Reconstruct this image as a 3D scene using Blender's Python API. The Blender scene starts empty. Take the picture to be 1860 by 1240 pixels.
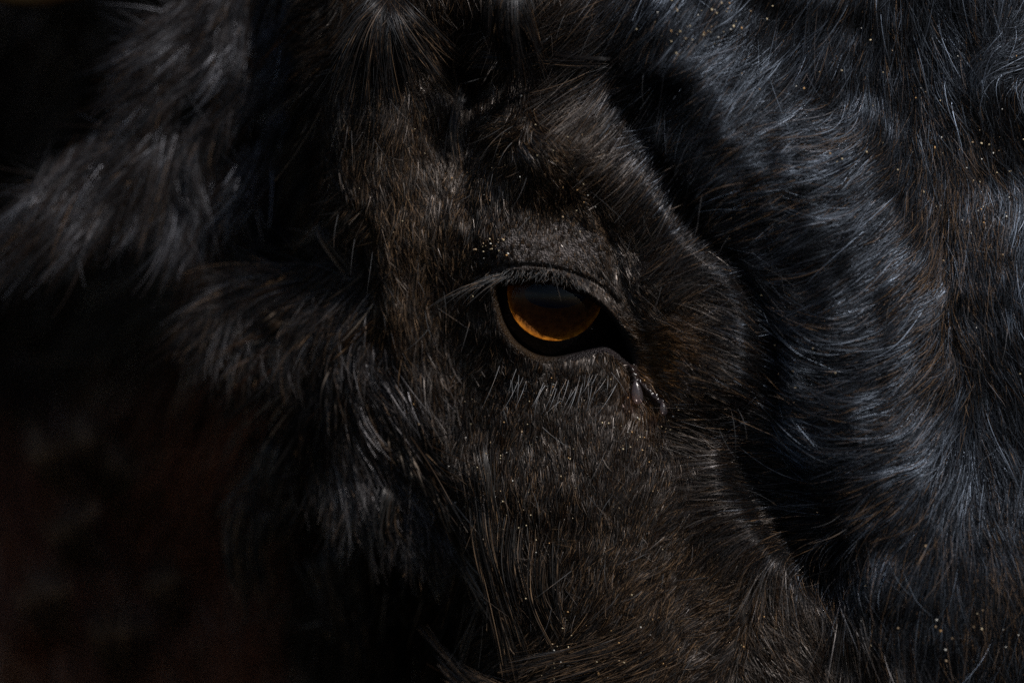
import bpy, math
import numpy as np

rng = np.random.default_rng(11)
sc = bpy.context.scene
C = sc.collection
R = math.radians

# ------------------------------------------------------------------ camera, sky, sun, exposure
S = 0.0002                      # metres per unit of the working grid (1860 x 1240 units across the view)
D = 0.372 * 200.0 / 36.0        # focus distance: long macro lens
cam = bpy.data.cameras.new('camera')
cam.lens = 200; cam.sensor_width = 36; cam.clip_start = 0.05; cam.clip_end = 100
cam.dof.use_dof = True; cam.dof.focus_distance = D - 0.003; cam.dof.aperture_fstop = 2.8
cam_ob = bpy.data.objects.new('camera', cam); C.objects.link(cam_ob)
cam_ob.location = (0, -D, 0); cam_ob.rotation_euler = (R(90), 0, 0)
sc.camera = cam_ob

SUN = np.array([0.50, -0.56, 0.66]); SUN /= np.linalg.norm(SUN)
world = bpy.data.worlds.new('World'); sc.world = world; world.use_nodes = True
wn = world.node_tree.nodes; wl = world.node_tree.links
sky = wn.new('ShaderNodeTexSky'); sky.sky_type = 'NISHITA'; sky.sun_disc = False
sky.sun_elevation = math.asin(SUN[2]); sky.sun_rotation = math.atan2(SUN[0], SUN[1])
bg = wn['Background']; bg.inputs['Strength'].default_value = 0.065
wl.new(sky.outputs[0], bg.inputs['Color'])
sl = bpy.data.lights.new('sun', 'SUN'); sl.energy = 5.0; sl.angle = R(0.5); sl.color = (1.0, 0.97, 0.93)
so = bpy.data.objects.new('sun', sl); C.objects.link(so)
from mathutils import Vector
so.rotation_euler = Vector(-SUN).to_track_quat('-Z', 'Y').to_euler()
so.location = (0.5, -0.6, 0.7)
sc.view_settings.view_transform = 'Standard'; sc.view_settings.look = 'None'
sc.view_settings.exposure = -0.5; sc.view_settings.gamma = 1.0; sc.view_settings.use_curve_mapping = False
sc.render.engine = 'CYCLES'
sc.cycles.use_denoising = False
sc.cycles.sample_clamp_indirect = 2; sc.cycles.sample_clamp_direct = 25; sc.cycles.max_bounces = 6; sc.cycles.transparent_max_bounces = 12
sc.cycles_curves.shape = 'RIBBONS'

# ------------------------------------------------------------------ small numeric helpers
def P(px, py, h):
    """grid coordinates (right, down, towards the viewer) to metres"""
    px = np.asarray(px, float); py = np.asarray(py, float); h = np.asarray(h, float)
    t = (D - h * S) / D
    return np.stack([(px - 930) * S * t, -h * S, (620 - py) * S * t], -1)

def sstep(a, b, x):
    t = np.clip((x - a) / (b - a), 0, 1)
    return t * t * (3 - 2 * t)

def tps(ctrl):
    c = np.array(ctrl, float); n = len(c)
    xy = c[:, :2] / 500.0
    def U(r2): return r2 * np.log(r2 + 1e-12)
    d2 = ((xy[:, None] - xy[None]) ** 2).sum(-1)
    K = U(d2) + np.eye(n) * 0.004
    Q = np.concatenate([np.ones((n, 1)), xy], 1)
    A = np.zeros((n + 3, n + 3)); A[:n, :n] = K; A[:n, n:] = Q; A[n:, :n] = Q.T
    w = np.linalg.solve(A, np.concatenate([c[:, 2], np.zeros(3)]))
    def f(px, py):
        x = np.asarray(px, float).ravel() / 500.0; y = np.asarray(py, float).ravel() / 500.0
        out = np.empty(len(x))
        for i in range(0, len(x), 20000):
            a = x[i:i + 20000]; b = y[i:i + 20000]
            r2 = (a[:, None] - xy[None, :, 0]) ** 2 + (b[:, None] - xy[None, :, 1]) ** 2
            out[i:i + 20000] = U(r2) @ w[:n] + w[n] + w[n + 1] * a + w[n + 2] * b
        return out.reshape(np.shape(px))
    return f

def catmull(pts, n=12, closed=False):
    p = np.array(pts, float); m = len(p); out = []
    last = m if closed else m - 1
    for i in range(last):
        if closed:
            a, b, c, d = p[(i - 1) % m], p[i], p[(i + 1) % m], p[(i + 2) % m]
        else:
            a, b, c, d = p[max(i - 1, 0)], p[i], p[i + 1], p[min(i + 2, m - 1)]
        for t in np.arange(n) / n:
            out.append(0.5 * (2 * b + (c - a) * t + (2 * a - 5 * b + 4 * c - d) * t * t + (3 * b - a - 3 * c + d) * t ** 3))
    if not closed: out.append(p[-1])
    return np.array(out)

def pl_dist(px, py, line, closed=False):
    """distance to a polyline and its sign (positive on the right-hand side when walking down the picture = larger x)"""
    shp = np.shape(px); x = np.ravel(px).astype(float); y = np.ravel(py).astype(float)
    a = line; b = np.roll(line, -1, 0)
    if not closed: a = a[:-1]; b = b[:-1]
    best = np.full(len(x), 1e18); sgn = np.zeros(len(x))
    for (ax, ay), (bx, by) in zip(a, b):
        ex, ey = bx - ax, by - ay
        L2 = ex * ex + ey * ey + 1e-9
        t = np.clip(((x - ax) * ex + (y - ay) * ey) / L2, 0, 1)
        dx = x - ax - t * ex; dy = y - ay - t * ey
        d2 = dx * dx + dy * dy
        m = d2 < best - 1e-6
        best = np.where(m, d2, best); sgn = np.where(m, np.sign(ey * dx - ex * dy), sgn)
    return np.sqrt(best).reshape(shp), sgn.reshape(shp)

def inside(px, py, poly):
    x = np.ravel(px); y = np.ravel(py); r = np.zeros(len(x), bool)
    q = np.roll(poly, -1, 0)
    for (ax, ay), (bx, by) in zip(poly, q):
        c = ((ay > y) != (by > y))
        r ^= c & (x < (bx - ax) * (y - ay) / (by - ay + 1e-12) + ax)
    return r.reshape(np.shape(px))

_lat = {}
def vnoise(px, py, scale, seed=0):
    """smooth value noise in -1..1"""
    if seed not in _lat: _lat[seed] = np.random.default_rng(1000 + seed).uniform(-1, 1, (128, 128))
    L = _lat[seed]
    x = np.asarray(px, float) / scale + 37.3; y = np.asarray(py, float) / scale + 51.7
    xi = np.floor(x).astype(int); yi = np.floor(y).astype(int)
    fx = x - xi; fy = y - yi
    fx = fx * fx * (3 - 2 * fx); fy = fy * fy * (3 - 2 * fy)
    g = lambda i, j: L[j % 128, i % 128]
    return (g(xi, yi) * (1 - fx) + g(xi + 1, yi) * fx) * (1 - fy) + (g(xi, yi + 1) * (1 - fx) + g(xi + 1, yi + 1) * fx) * fy

def ntap(a, fx, fy):
    xi = np.clip(np.floor(fx).astype(int), 0, a.shape[1] - 2); yi = np.clip(np.floor(fy).astype(int), 0, a.shape[0] - 2)
    tx = np.clip(fx - xi, 0, 1); ty = np.clip(fy - yi, 0, 1)
    return (a[yi, xi] * (1 - tx) + a[yi, xi + 1] * tx) * (1 - ty) + (a[yi + 1, xi] * (1 - tx) + a[yi + 1, xi + 1] * tx) * ty

# ------------------------------------------------------------------ the head's relief
FACE = [  # eye side of the head: brow, lids, temple, cheek
 (1000,265,88),(950,290,70),(1050,260,82),(1120,330,66),(1000,320,72),(1000,200,40),(930,220,30),(1080,190,30),(980,440,40),(900,450,24),(1060,440,40),
 (1000,385,36),(930,375,28),(1080,370,44),(1150,300,52),(1200,400,58),(1250,480,58),(1180,500,56),(1300,560,64),(1280,650,80),
 (1340,630,78),(1250,715,60),(1330,710,70),(1210,620,50),(1160,460,40),(1155,560,42),(1150,650,0),(1165,700,10),(1190,740,18),
 (1100,670,14),(1000,690,8),(930,670,-8),(1050,730,8),(1120,740,10),(950,760,-6),(1000,800,6),(1100,820,28),(1200,800,30),
 (1000,900,16),(1150,950,42),(1280,880,44),(1320,800,8),(1350,815,-16),(1255,790,22),(1300,850,40),(1350,950,40),(1250,1050,46),(1100,1100,36),(1000,1050,-4),(900,900,-24),(850,800,-62),
 (880,1000,-54),(930,1150,-60),(1000,1240,-30),(1200,1240,34),(1400,1100,42),(1450,1240,46),(1100,1450,-20),(1400,1450,40),(1500,1700,0),
 (620,50,-90),(700,50,-48),(800,80,-60),(650,200,-62),(720,250,-28),(780,200,-44),(630,330,-84),(720,350,-34),(790,350,-46),
 (700,450,-58),(770,480,-58),(720,580,-84),(780,560,-84),(760,700,-98),(850,160,-100),(838,260,-84),(852,340,-28),(850,560,-50),
 (830,640,-78),(885,600,-20),(885,650,-30),(850,720,-72),(800,700,-96),(900,50,6),(1000,80,14),(950,130,-22),(1080,60,40),
 (1000,-120,0),(700,-150,-80),(700,-400,-200),(1100,-400,-100),(860,480,-20),(870,520,-24)]
FORE = [  # forehead side, bulging towards the viewer and sloping away to the right
 (1130,30,50),(1180,60,75),(1230,120,102),(1290,105,84),(1350,80,58),(1420,60,36),(1330,180,84),(1400,180,62),(1250,180,96),(1300,230,98),(1195,200,58),(1230,300,72),(1290,330,96),
 (1350,300,108),(1400,250,90),(1450,300,96),(1300,385,74),(1350,430,74),(1420,400,92),(1500,350,80),(1500,230,62),(1460,150,42),(1600,300,46),
 (1550,100,22),(1650,100,12),(1650,200,22),(1500,450,92),(1560,550,84),(1430,520,80),(1425,600,72),(1480,600,84),(1430,700,74),(1500,730,84),
 (1600,650,78),(1660,560,58),(1700,450,34),(1700,300,28),(1450,830,52),(1420,915,-30),(1470,1000,-14),(1550,950,70),(1640,850,88),(1600,1100,84),
 (1540,1200,56),(1740,800,40),(1740,900,68),(1750,1000,95),(1760,1100,104),(1740,600,32),(1800,150,18),(1700,200,18),(1845,335,-34),(1800,420,18),
 (1860,600,26),(1860,900,46),(1860,1100,84),(1990,600,-60),(1990,100,-70),(1990,1100,0),(1500,-100,60),(1250,-60,60),(1800,-150,-10),(2260,600,-400),
 (2260,-200,-400),(2260,1500,-400),(1500,-400,-60),(1600,1650,-40)]
NECK = [  # neck and cheek beard far behind
 (560,600,-230),(450,540,-340),(650,800,-230),(700,1000,-270),(780,1240,-420),(200,700,-1250),(100,1000,-1200),(300,1000,-1150),
 (480,1100,-800),(550,300,-900),(450,150,-1100),(200,200,-1300),(0,0,-1350),(0,500,-1350),(0,1240,-1200),(300,1240,-1100),(-400,600,-1500),
 (-400,-400,-1500),(500,-300,-1200),(-400,1640,-1400),(600,1640,-700),(550,850,-420),(600,420,-700),(350,450,-1000)]
f_face, f_fore, f_neck = tps(FACE), tps(FORE), tps(NECK)
CREASE = catmull([(1060,-420),(1085,-100),(1100,60),(1122,150),(1165,235),(1218,330),(1268,415),(1335,470),(1378,550),(1396,650),(1392,740),
                  (1368,800),(1352,840),(1385,910),(1412,965),(1452,1025),(1510,1090),(1570,1180),(1620,1300),(1650,1660)], 8)
EDGE = catmull([(520,-420),(560,-100),(572,60),(574,180),(588,300),(606,375),(650,425),(672,520),(690,640),(735,760),(800,880),(845,1000),
                (870,1100),(930,1210),(980,1320),(1000,1660)], 8)
EYE = catmull([(902,522),(930,515),(975,513),(1020,518),(1062,533),(1098,560),(1126,596),(1143,634),(1150,662),(1136,655),(1118,640),(1100,631),(1078,634),
               (1045,643),(1005,651),(970,645),(936,622),(914,588),(904,552)], 8, True)
FOLD = catmull([(862,500),(880,492),(920,484),(965,482),(1010,488),(1055,502),(1092,522),(1125,552)], 8)
RIM = catmull([(1060,330),(1084,392),(1104,450),(1118,500),(1136,548),(1160,600),(1172,650),(1180,690)], 8)
PART = catmull([(1670,250),(1690,340),(1712,430),(1722,520),(1732,600),(1746,700),(1756,800)], 8)
VALLEY = catmull([(868,120),(850,180),(836,250),(836,320),(850,400)], 8)

def relief(px, py, fine=True):
    px0 = np.asarray(px, float); py0 = np.asarray(py, float)
    px = np.clip(px0, -420, 2260); py = np.clip(py0, -420, 1660)
    out = np.hypot(px0 - px, py0 - py)
    hl = f_face(px, py); hr = f_fore(px, py)
    d, s = pl_dist(px, py, CREASE); dc = d * np.where(s == 0, 1, s)
    depth = 14 + 30 * sstep(420, 640, py) + 40 * sstep(780, 900, py) * (1 - sstep(1000, 1100, py))
    depth = depth * sstep(60, 200, py) * (1 - sstep(1040, 1120, py))
    hl = hl - 34 * sstep(-55, 0, dc) ** 2 * sstep(120, 220, py) * (1 - sstep(1040, 1120, py))
    hr = hr - depth * np.exp(-np.maximum(dc, 0) / 20.0)
    wide = 10 + 40 * (1 - sstep(60, 200, py)) + 50 * sstep(1010, 1110, py)
    h = hl + (hr - hl) * sstep(-wide, wide * 0.6, dc)
    h = h + (11 * vnoise(px, py, 95, 1) + 6 * vnoise(px, py, 40, 2)) * (0.35 + 0.65 * sstep(0, 80, dc)) * (1 - .7 * sstep(1600, 1740, px))
    d, s = pl_dist(px, py, PART)
    h = h - 7 * np.exp(-(d / 15.0) ** 2) * sstep(250, 380, py) * (1 - sstep(620, 780, py))
    d, s = pl_dist(px, py, VALLEY)
    h = h - 9 * np.exp(-(d / 18.0) ** 2)
    # lids
    d, s = pl_dist(px, py, FOLD); ds = d * s
    h = h - 5 * np.exp(-(d / 4.5) ** 2)
    d, s = pl_dist(px, py, RIM); dr = d * s
    h = h - 8 * np.exp(-((dr - 6) / 11.0) ** 2) * sstep(310, 380, py) * (1 - sstep(660, 700, py)) + 2.5 * np.exp(-((dr + 9) / 10.0) ** 2)
    d, s = pl_dist(px, py, EYE, True)
    ins = inside(px, py, EYE); de = np.where(ins, -d, d)
    lid = 12 + 8 * sstep(560, 500, py)            # lid margins roll up around the eye
    target = 6 + (np.interp(px, [900, 950, 1000, 1050, 1090, 1140], [0, 0, 14, 54, 60, 46]) - 6) * sstep(605, 560, py - np.maximum(px - 1090, 0) * .6) + 10 * sstep(1060, 1100, px) * sstep(600, 640, py) * (1 - sstep(1118, 1136, px))
    k = np.exp(-(np.maximum(de, 0) / 16.0) ** 2)
    h = h * (1 - 0.75 * k) + target * 0.75 * k
    h = h - lid * 0.55 * sstep(8, 0, de) ** 2
    h = h + (-150 - h) * sstep(0, -11, de)
    # left edge of the head falls away to the neck
    d, s = pl_dist(px, py, EDGE); dl = -d * s      # positive to the left of the edge
    h = h - 26 * sstep(-50, 0, dl) ** 2
    hn = np.minimum(f_neck(px, py) + 40 * vnoise(px, py, 120, 3) + 18 * vnoise(px, py, 45, 4), h - 30)
    h = h + (hn - h) * sstep(-6, 60, dl)
    h = h - out * 0.12
    return h, de, dc, dl

# regular lookup grid for the fur
G0, G1, GS = -420, -420, 4
gx = np.arange(G0, 2264, GS, float); gy = np.arange(G1, 1664, GS, float)
GX, GY = np.meshgrid(gx, gy)
HG, DE, DC, DL = relief(GX, GY)
def look(a, px, py): return ntap(a, (px - G0) / GS, (py - G1) / GS)

# ------------------------------------------------------------------ materials
def mat(name):
    m = bpy.data.materials.new(name); m.use_nodes = True
    return m, m.node_tree.nodes, m.node_tree.links

skin, n, l = mat('dark_skin')
b = n['Principled BSDF']; b.inputs['Roughness'].default_value = 0.5; b.inputs['Specular IOR Level'].default_value = 0.25
tc = n.new('ShaderNodeTexCoord')
at = n.new('ShaderNodeAttribute'); at.attribute_name = 'tint'
nz = n.new('ShaderNodeTexNoise'); nz.inputs['Scale'].default_value = 420; nz.inputs['Detail'].default_value = 6
mx = n.new('ShaderNodeMixRGB'); mx.blend_type = 'MULTIPLY'; mx.inputs[0].default_value = 1
cr = n.new('ShaderNodeValToRGB'); cr.color_ramp.elements[0].position = .3; cr.color_ramp.elements[0].color = (.45,.45,.45,1)
cr.color_ramp.elements[1].position = .72; cr.color_ramp.elements[1].color = (1.5,1.5,1.5,1)
l.new(tc.outputs['Object'], nz.inputs['Vector']); l.new(nz.outputs['Fac'], cr.inputs[0])
l.new(at.outputs['Color'], mx.inputs[1]); l.new(cr.outputs[0], mx.inputs[2]); l.new(mx.outputs[0], b.inputs['Base Color'])
vo = n.new('ShaderNodeTexVoronoi'); vo.inputs['Scale'].default_value = 1500
bp = n.new('ShaderNodeBump'); bp.inputs['Strength'].default_value = 1.0; bp.inputs['Distance'].default_value = 0.0007
ad = n.new('ShaderNodeMath'); ad.operation = 'ADD'
l.new(tc.outputs['Object'], vo.inputs['Vector']); l.new(vo.outputs['Distance'], ad.inputs[0]); l.new(nz.outputs['Fac'], ad.inputs[1])
l.new(ad.outputs[0], bp.inputs['Height']); l.new(bp.outputs[0], b.inputs['Normal'])

def hair_mat(name, rough=0.115):
    m, n, l = mat(name)
    n.remove(n['Principled BSDF'])
    a = n.new('ShaderNodeAttribute'); a.attribute_name = 'tint'
    g = n.new('ShaderNodeAttribute'); g.attribute_name = 'gloss'
    d = n.new('ShaderNodeBsdfDiffuse'); l.new(a.outputs['Color'], d.inputs['Color'])
    h = n.new('ShaderNodeBsdfHair'); h.component = 'Reflection'; l.new(g.outputs['Color'], h.inputs['Color'])
    h.inputs['RoughnessU'].default_value = rough; h.inputs['RoughnessV'].default_value = 0.8; h.inputs['Offset'].default_value = R(-4)
    ad = n.new('ShaderNodeAddShader'); l.new(d.outputs[0], ad.inputs[0]); l.new(h.outputs[0], ad.inputs[1])
    l.new(ad.outputs[0], n['Material Output'].inputs['Surface'])
    return m
fur_m = hair_mat('black_fur'); lash_m = hair_mat('eyelash_hair', 0.3)

def simple(name, col, rough=.5, spec=.5, noise=None):
    m, n, l = mat(name); b = n['Principled BSDF']
    b.inputs['Base Color'].default_value = (*col, 1); b.inputs['Roughness'].default_value = rough; b.inputs['Specular IOR Level'].default_value = spec
    if noise:
        tc = n.new('ShaderNodeTexCoord'); z = n.new('ShaderNodeTexNoise'); z.inputs['Scale'].default_value = noise[0]; z.inputs['Detail'].default_value = 5
        r = n.new('ShaderNodeValToRGB'); r.color_ramp.elements[0].color = (*noise[1], 1); r.color_ramp.elements[1].color = (*col, 1)
        r.color_ramp.elements[0].position = .35; r.color_ramp.elements[1].position = .65
        l.new(tc.outputs['Object'], z.inputs['Vector']); l.new(z.outputs['Fac'], r.inputs[0]); l.new(r.outputs[0], b.inputs['Base Color'])
    return m

# ------------------------------------------------------------------ object helpers
def mesh_ob(name, verts, faces, m, parent=None, smooth=True):
    me = bpy.data.meshes.new(name); me.from_pydata([tuple(v) for v in verts], [], faces)
    if smooth: me.polygons.foreach_set('use_smooth', [True] * len(me.polygons))
    me.materials.append(m); me.update()
    o = bpy.data.objects.new(name, me); C.objects.link(o)
    if parent: o.parent = parent
    return o

def film(n, l, f0=.03):
    lw = n.new('ShaderNodeLayerWeight'); lw.inputs['Blend'].default_value = .5
    pw = n.new('ShaderNodeMath'); pw.operation = 'POWER'; pw.inputs[1].default_value = 5
    ma = n.new('ShaderNodeMath'); ma.operation = 'MULTIPLY_ADD'; ma.inputs[1].default_value = .9; ma.inputs[2].default_value = f0
    l.new(lw.outputs['Facing'], pw.inputs[0]); l.new(pw.outputs[0], ma.inputs[0])
    return ma

def face_out(o, centre=None):
    """turn the faces away from a centre (metres); default: the mesh's own middle"""
    me = o.data; c = Vector(centre) if centre is not None else sum((v.co for v in me.vertices), Vector()) / len(me.vertices)
    if sum((p.center - c).dot(p.normal) * p.area for p in me.polygons) < 0:
        me.flip_normals()
    return o

def grid_faces(nu, nv, wrap=False):
    f = []
    for j in range(nv - 1):
        for i in range(nu if wrap else nu - 1):
            a = j * nu + i; b_ = j * nu + (i + 1) % nu
            f.append((a, b_, b_ + nu, a + nu))
    return f

# ------------------------------------------------------------------ the animal: one continuous skin
def axis(lo, hi, f0, f1, coarse, fine):
    v = [lo]
    while v[-1] < hi:
        x = v[-1]
        dist = max(f0 - x, x - f1, 0)
        v.append(x + (40 if (x < -460 or x > 2300) else min(coarse, fine + dist * 0.05)))
    return np.array(v)
ax = axis(-900, 3000, 860, 1200, 8, 2.2); ay = axis(-2300, 1700, 470, 700, 8, 2.2)
MX, MY = np.meshgrid(ax, ay)
MH, ME, MC, ML = relief(MX, MY)
V = P(MX, MY, MH).reshape(-1, 3)
nu, nv = len(ax), len(ay)
idx = np.arange(nu * nv).reshape(nv, nu)
quads = np.stack([idx[:-1, :-1], idx[1:, :-1], idx[1:, 1:], idx[:-1, 1:]], -1).reshape(-1, 4)
me = bpy.data.meshes.new('cow')
me.vertices.add(len(V)); me.vertices.foreach_set('co', V.ravel())
me.loops.add(quads.size); me.loops.foreach_set('vertex_index', quads.ravel().astype(np.int32))
me.polygons.add(len(quads)); me.polygons.foreach_set('loop_start', (np.arange(len(quads)) * 4).astype(np.int32))
me.update(calc_edges=True); me.validate()
me.polygons.foreach_set('use_smooth', [True] * len(me.polygons))
me.materials.append(skin)
cow = bpy.data.objects.new('cow', me); C.objects.link(cow)
cow['label'] = 'black shaggy cow seen very close, one amber eye, dusty fur'
cow['category'] = 'cow'
# skin pigment: grey-brown upper lid, ochre stained lid margins, black elsewhere
def blob(px, py, cx, cy, rx, ry): return np.exp(-(((px - cx) / rx) ** 2 + ((py - cy) / ry) ** 2))
tint = np.tile(np.array([0.012, 0.010, 0.010]), (nu * nv, 1)).reshape(nv, nu, 3)
def paint(w, col):
    global tint
    tint = tint * (1 - w[..., None]) + np.array(col) * w[..., None]
w_lid = np.clip(blob(MX, MY, 995, 445, 110, 48) * 1.3, 0, 1)
paint(w_lid, (0.098, 0.083, 0.079))
ochre = np.exp(-(np.maximum(ME, 0) / 14.0) ** 2) * (ME > -4) * sstep(1060, 960, MX) * 0.9
paint(ochre * 0.9, (0.026, 0.012, 0.002))
w = blob(MX, MY, 1185, 690, 40, 60); paint(np.clip(w * .9, 0, 1), (0.10, 0.042, 0.008))
w = np.exp(-(np.maximum(ME, 0) / 16.0) ** 2) * sstep(1000, 1060, MX) * sstep(600, 640, MY) * (ME > -3); paint(np.clip(w, 0, 1) * .8, (0.018, 0.013, 0.014))
paint((ME < -4).astype(float), (0.006, 0.005, 0.006))
a = me.color_attributes.new('tint', 'FLOAT_COLOR', 'POINT')
a.data.foreach_set('color', np.concatenate([tint.reshape(-1, 3), np.ones((nu * nv, 1))], 1).ravel().astype(np.float32))

# ------------------------------------------------------------------ fur
def curves_ob(name, pos, rad, col, m, parent, gloss=None):
    """pos (N, K, 3) metres, rad (N, K) metres, col (N, K, 3)"""
    N, K, _ = pos.shape
    cu = bpy.data.hair_curves.new(name)
    cu.add_curves([K] * N)
    cu.attributes['position'].data.foreach_set('vector', pos.astype(np.float32).ravel())
    r = cu.attributes.get('radius') or cu.attributes.new('radius', 'FLOAT', 'POINT')
    r.data.foreach_set('value', rad.astype(np.float32).ravel())
    t = cu.attributes.new('tint', 'FLOAT_COLOR', 'POINT')
    t.data.foreach_set('color', np.concatenate([col, np.ones((N, K, 1))], 2).astype(np.float32).ravel())
    if gloss is None: gloss = np.array([.055, .056, .060]) * rng.gamma(2.0, 0.5, (N, 1))
    t = cu.attributes.new('gloss', 'FLOAT_COLOR', 'CURVE')
    t.data.foreach_set('color', np.concatenate([gloss, np.ones((N, 1))], 1).astype(np.float32).ravel())
    cu.materials.append(m)
    o = bpy.data.objects.new(name, cu); C.objects.link(o); o.parent = parent
    return o

# controls: x, y, direction x, direction y, length, lift
FL = [(930,240,-.8,.5,34,.4),(1000,225,.9,.3,34,.4),(1060,260,.75,.65,34,.4),(1000,320,.25,.95,26,.5),(930,320,-.2,.95,26,.5),(1080,350,.5,.85,26,.4),
 (960,270,.6,.6,30,.5),(1150,280,.7,.7,36,.35),(1200,400,.65,.75,34,.35),(1280,500,.55,.83,32,.35),(1150,450,.45,.9,22,.35),(1330,560,.25,.95,30,.35),
 (1180,540,.45,.9,18,.35),(1200,610,1,.1,22,.35),(1280,610,1,.02,26,.35),(1350,630,.8,.5,28,.35),(1230,670,.9,.4,24,.35),(1300,690,.8,.55,28,.35),
 (1370,710,.1,1,30,.35),(1290,750,.6,.7,26,.4),(1350,770,-.3,.9,26,.4),(980,450,.2,1,6,.25),(1060,450,.4,.9,7,.25),(900,450,-.4,.9,8,.3),(940,430,0,1,6,.25),(1020,420,.2,1,6,.25),(1010,470,.2,1,6,.25),(940,470,.1,1,6,.25),
 (980,380,.15,1,16,.35),(1000,800,-.05,1,30,.4),(1150,800,0,1,24,.4),(1200,900,-.5,.85,30,.4),(1250,960,-.6,.8,32,.4),(1300,1060,-.75,.65,34,.4),
 (1330,850,.9,.25,36,.5),(1380,930,.95,.3,38,.5),(1430,1000,.9,.4,40,.5),(1280,830,.4,.8,28,.45),(1150,1100,-.7,.72,34,.4),(1100,1180,-.85,.5,42,.4),(1300,1180,-.8,.6,36,.4),
 (1000,1200,-.6,.75,56,.5),(950,1050,.15,1,64,.5),(900,950,.2,1,60,.5),(1050,1000,-.15,1,36,.45),(870,850,-.1,1,52,.5),(1000,900,-.05,1,34,.4),
 (1450,1150,.6,.75,46,.5),(1400,1220,.5,.8,46,.5),(640,80,-.55,.85,64,.4),(700,120,0,1,64,.4),(780,120,.5,.85,60,.4),(650,250,-.15,1,50,.35),
 (720,300,.1,1,44,.35),(790,280,.3,.95,40,.35),(620,350,-.1,1,50,.4),(700,420,.05,1,46,.4),(760,500,.1,1,48,.4),(720,600,.1,1,60,.5),
 (750,720,.3,.95,70,.5),(840,300,-.2,1,34,.35),(930,60,0,1,70,.45),(1000,60,.2,1,64,.45),(880,100,-.4,.9,50,.4),(1080,80,-.3,.95,60,.4),
 (850,650,-.3,.9,26,.4),(1000,710,-.2,1,10,.4),(1080,710,-.25,.95,11,.4),(930,710,-.2,1,11,.4),(1040,745,-.2,1,15,.4),(980,745,-.2,1,15,.4),(870,400,-.4,.9,30,.4),(1100,160,.3,.9,40,.4)]
FR = [(1150,60,-.6,.75,80,.35),(1250,100,-.75,.65,80,.35),(1330,150,-.75,.65,80,.35),(1230,220,-.6,.8,70,.35),(1250,330,-.5,.85,60,.4),(1330,260,-.8,.55,78,.35),
 (1400,280,-.95,.25,84,.35),(1480,270,-1,.1,84,.35),(1400,380,-.85,.4,76,.35),(1500,380,-.95,.3,84,.35),(1600,300,-.8,.5,80,.35),(1600,450,-.75,.65,88,.35),
 (1500,520,-.85,.5,88,.35),(1430,500,-.9,.2,76,.35),(1650,560,-.75,.65,90,.35),(1560,620,-.97,.2,90,.35),(1450,600,-.9,-.35,80,.35),(1400,560,-.75,-.65,60,.35),
 (1500,680,-.95,-.25,84,.35),(1440,680,-.8,-.6,70,.35),(1650,700,-.8,.55,88,.35),(1580,760,-1,.1,88,.35),(1500,780,-.95,-.25,84,.35),(1450,820,-.85,-.4,70,.4),
 (1700,760,-.55,.8,84,.3),(1640,830,-.9,.35,86,.35),(1550,860,-.95,.2,84,.4),(1480,900,-.9,0,80,.45),(1600,920,-.7,.6,84,.4),(1720,900,-.15,1,84,.3),
 (1780,950,.3,.95,80,.3),(1700,1050,-.1,1,84,.3),(1600,1050,-.3,.9,80,.35),(1550,1150,.1,1,70,.45),(1800,1100,.1,1,76,.3),(1500,1100,.3,.9,60,.5),
 (1740,820,0,1,80,.3),(1850,1000,.4,.9,76,.3),(1770,450,.05,1,44,.3),(1800,300,.4,.8,44,.35),(1740,400,.05,1,44,.3),(1850,450,0,1,44,.35),(1770,600,.4,.9,56,.3),
 (1830,700,.5,.85,60,.3),(1850,550,.2,.95,46,.3),(1800,800,.45,.9,66,.3),(1450,40,-.4,.9,74,.35),(1550,60,-.2,1,70,.35),(1600,150,0,1,66,.35),
 (1680,100,.1,1,60,.35),(1650,250,.1,1,64,.35),(1750,200,.6,.75,56,.35),(1840,100,-.8,.4,60,.5),(1780,60,.4,.9,56,.4),(1850,200,.3,.9,56,.4),(1690,350,0,1,60,.3)]
FN = [(560,600,-.6,.7,120,.6),(450,540,-.95,.3,120,.6),(650,800,.3,.95,130,.6),(700,1000,.2,1,130,.6),(200,700,-.3,.9,200,.5),(100,1000,.1,1,200,.5),(300,1000,.2,1,200,.5),
 (500,1100,0,1,160,.5),(550,300,-.3,.9,120,.4),(200,200,-.6,.8,160,.4),(600,440,-.5,.8,100,.5)]
gf = 12
fx = np.arange(G0, 2264, gf, float); fy = np.arange(G1, 1664, gf, float)
FX, FY = np.meshgrid(fx, fy)
def field(ctrl):
    c = np.array(ctrl, float); nn = np.hypot(c[:, 2], c[:, 3]); c[:, 2] /= nn; c[:, 3] /= nn
    out = np.zeros((4,) + FX.shape); W = np.zeros(FX.shape)
    for r in c:
        w = 1.0 / (((FX - r[0]) ** 2 + (FY - r[1]) ** 2) / 900.0 + 0.35) ** 1.7
        W += w
        for k in range(4): out[k] += w * r[2 + k]
    out /= W
    q = np.hypot(out[0], out[1]) + 1e-6
    out[0] /= q; out[1] /= q
    return out
fl, fr, fn = field(FL), field(FR), field(FN)
dcf = look(DC, FX, FY); dlf = look(DL, FX, FY)
def fol(a, px, py): return ntap(a, (px - G0) / gf, (py - G1) / gf)

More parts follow.
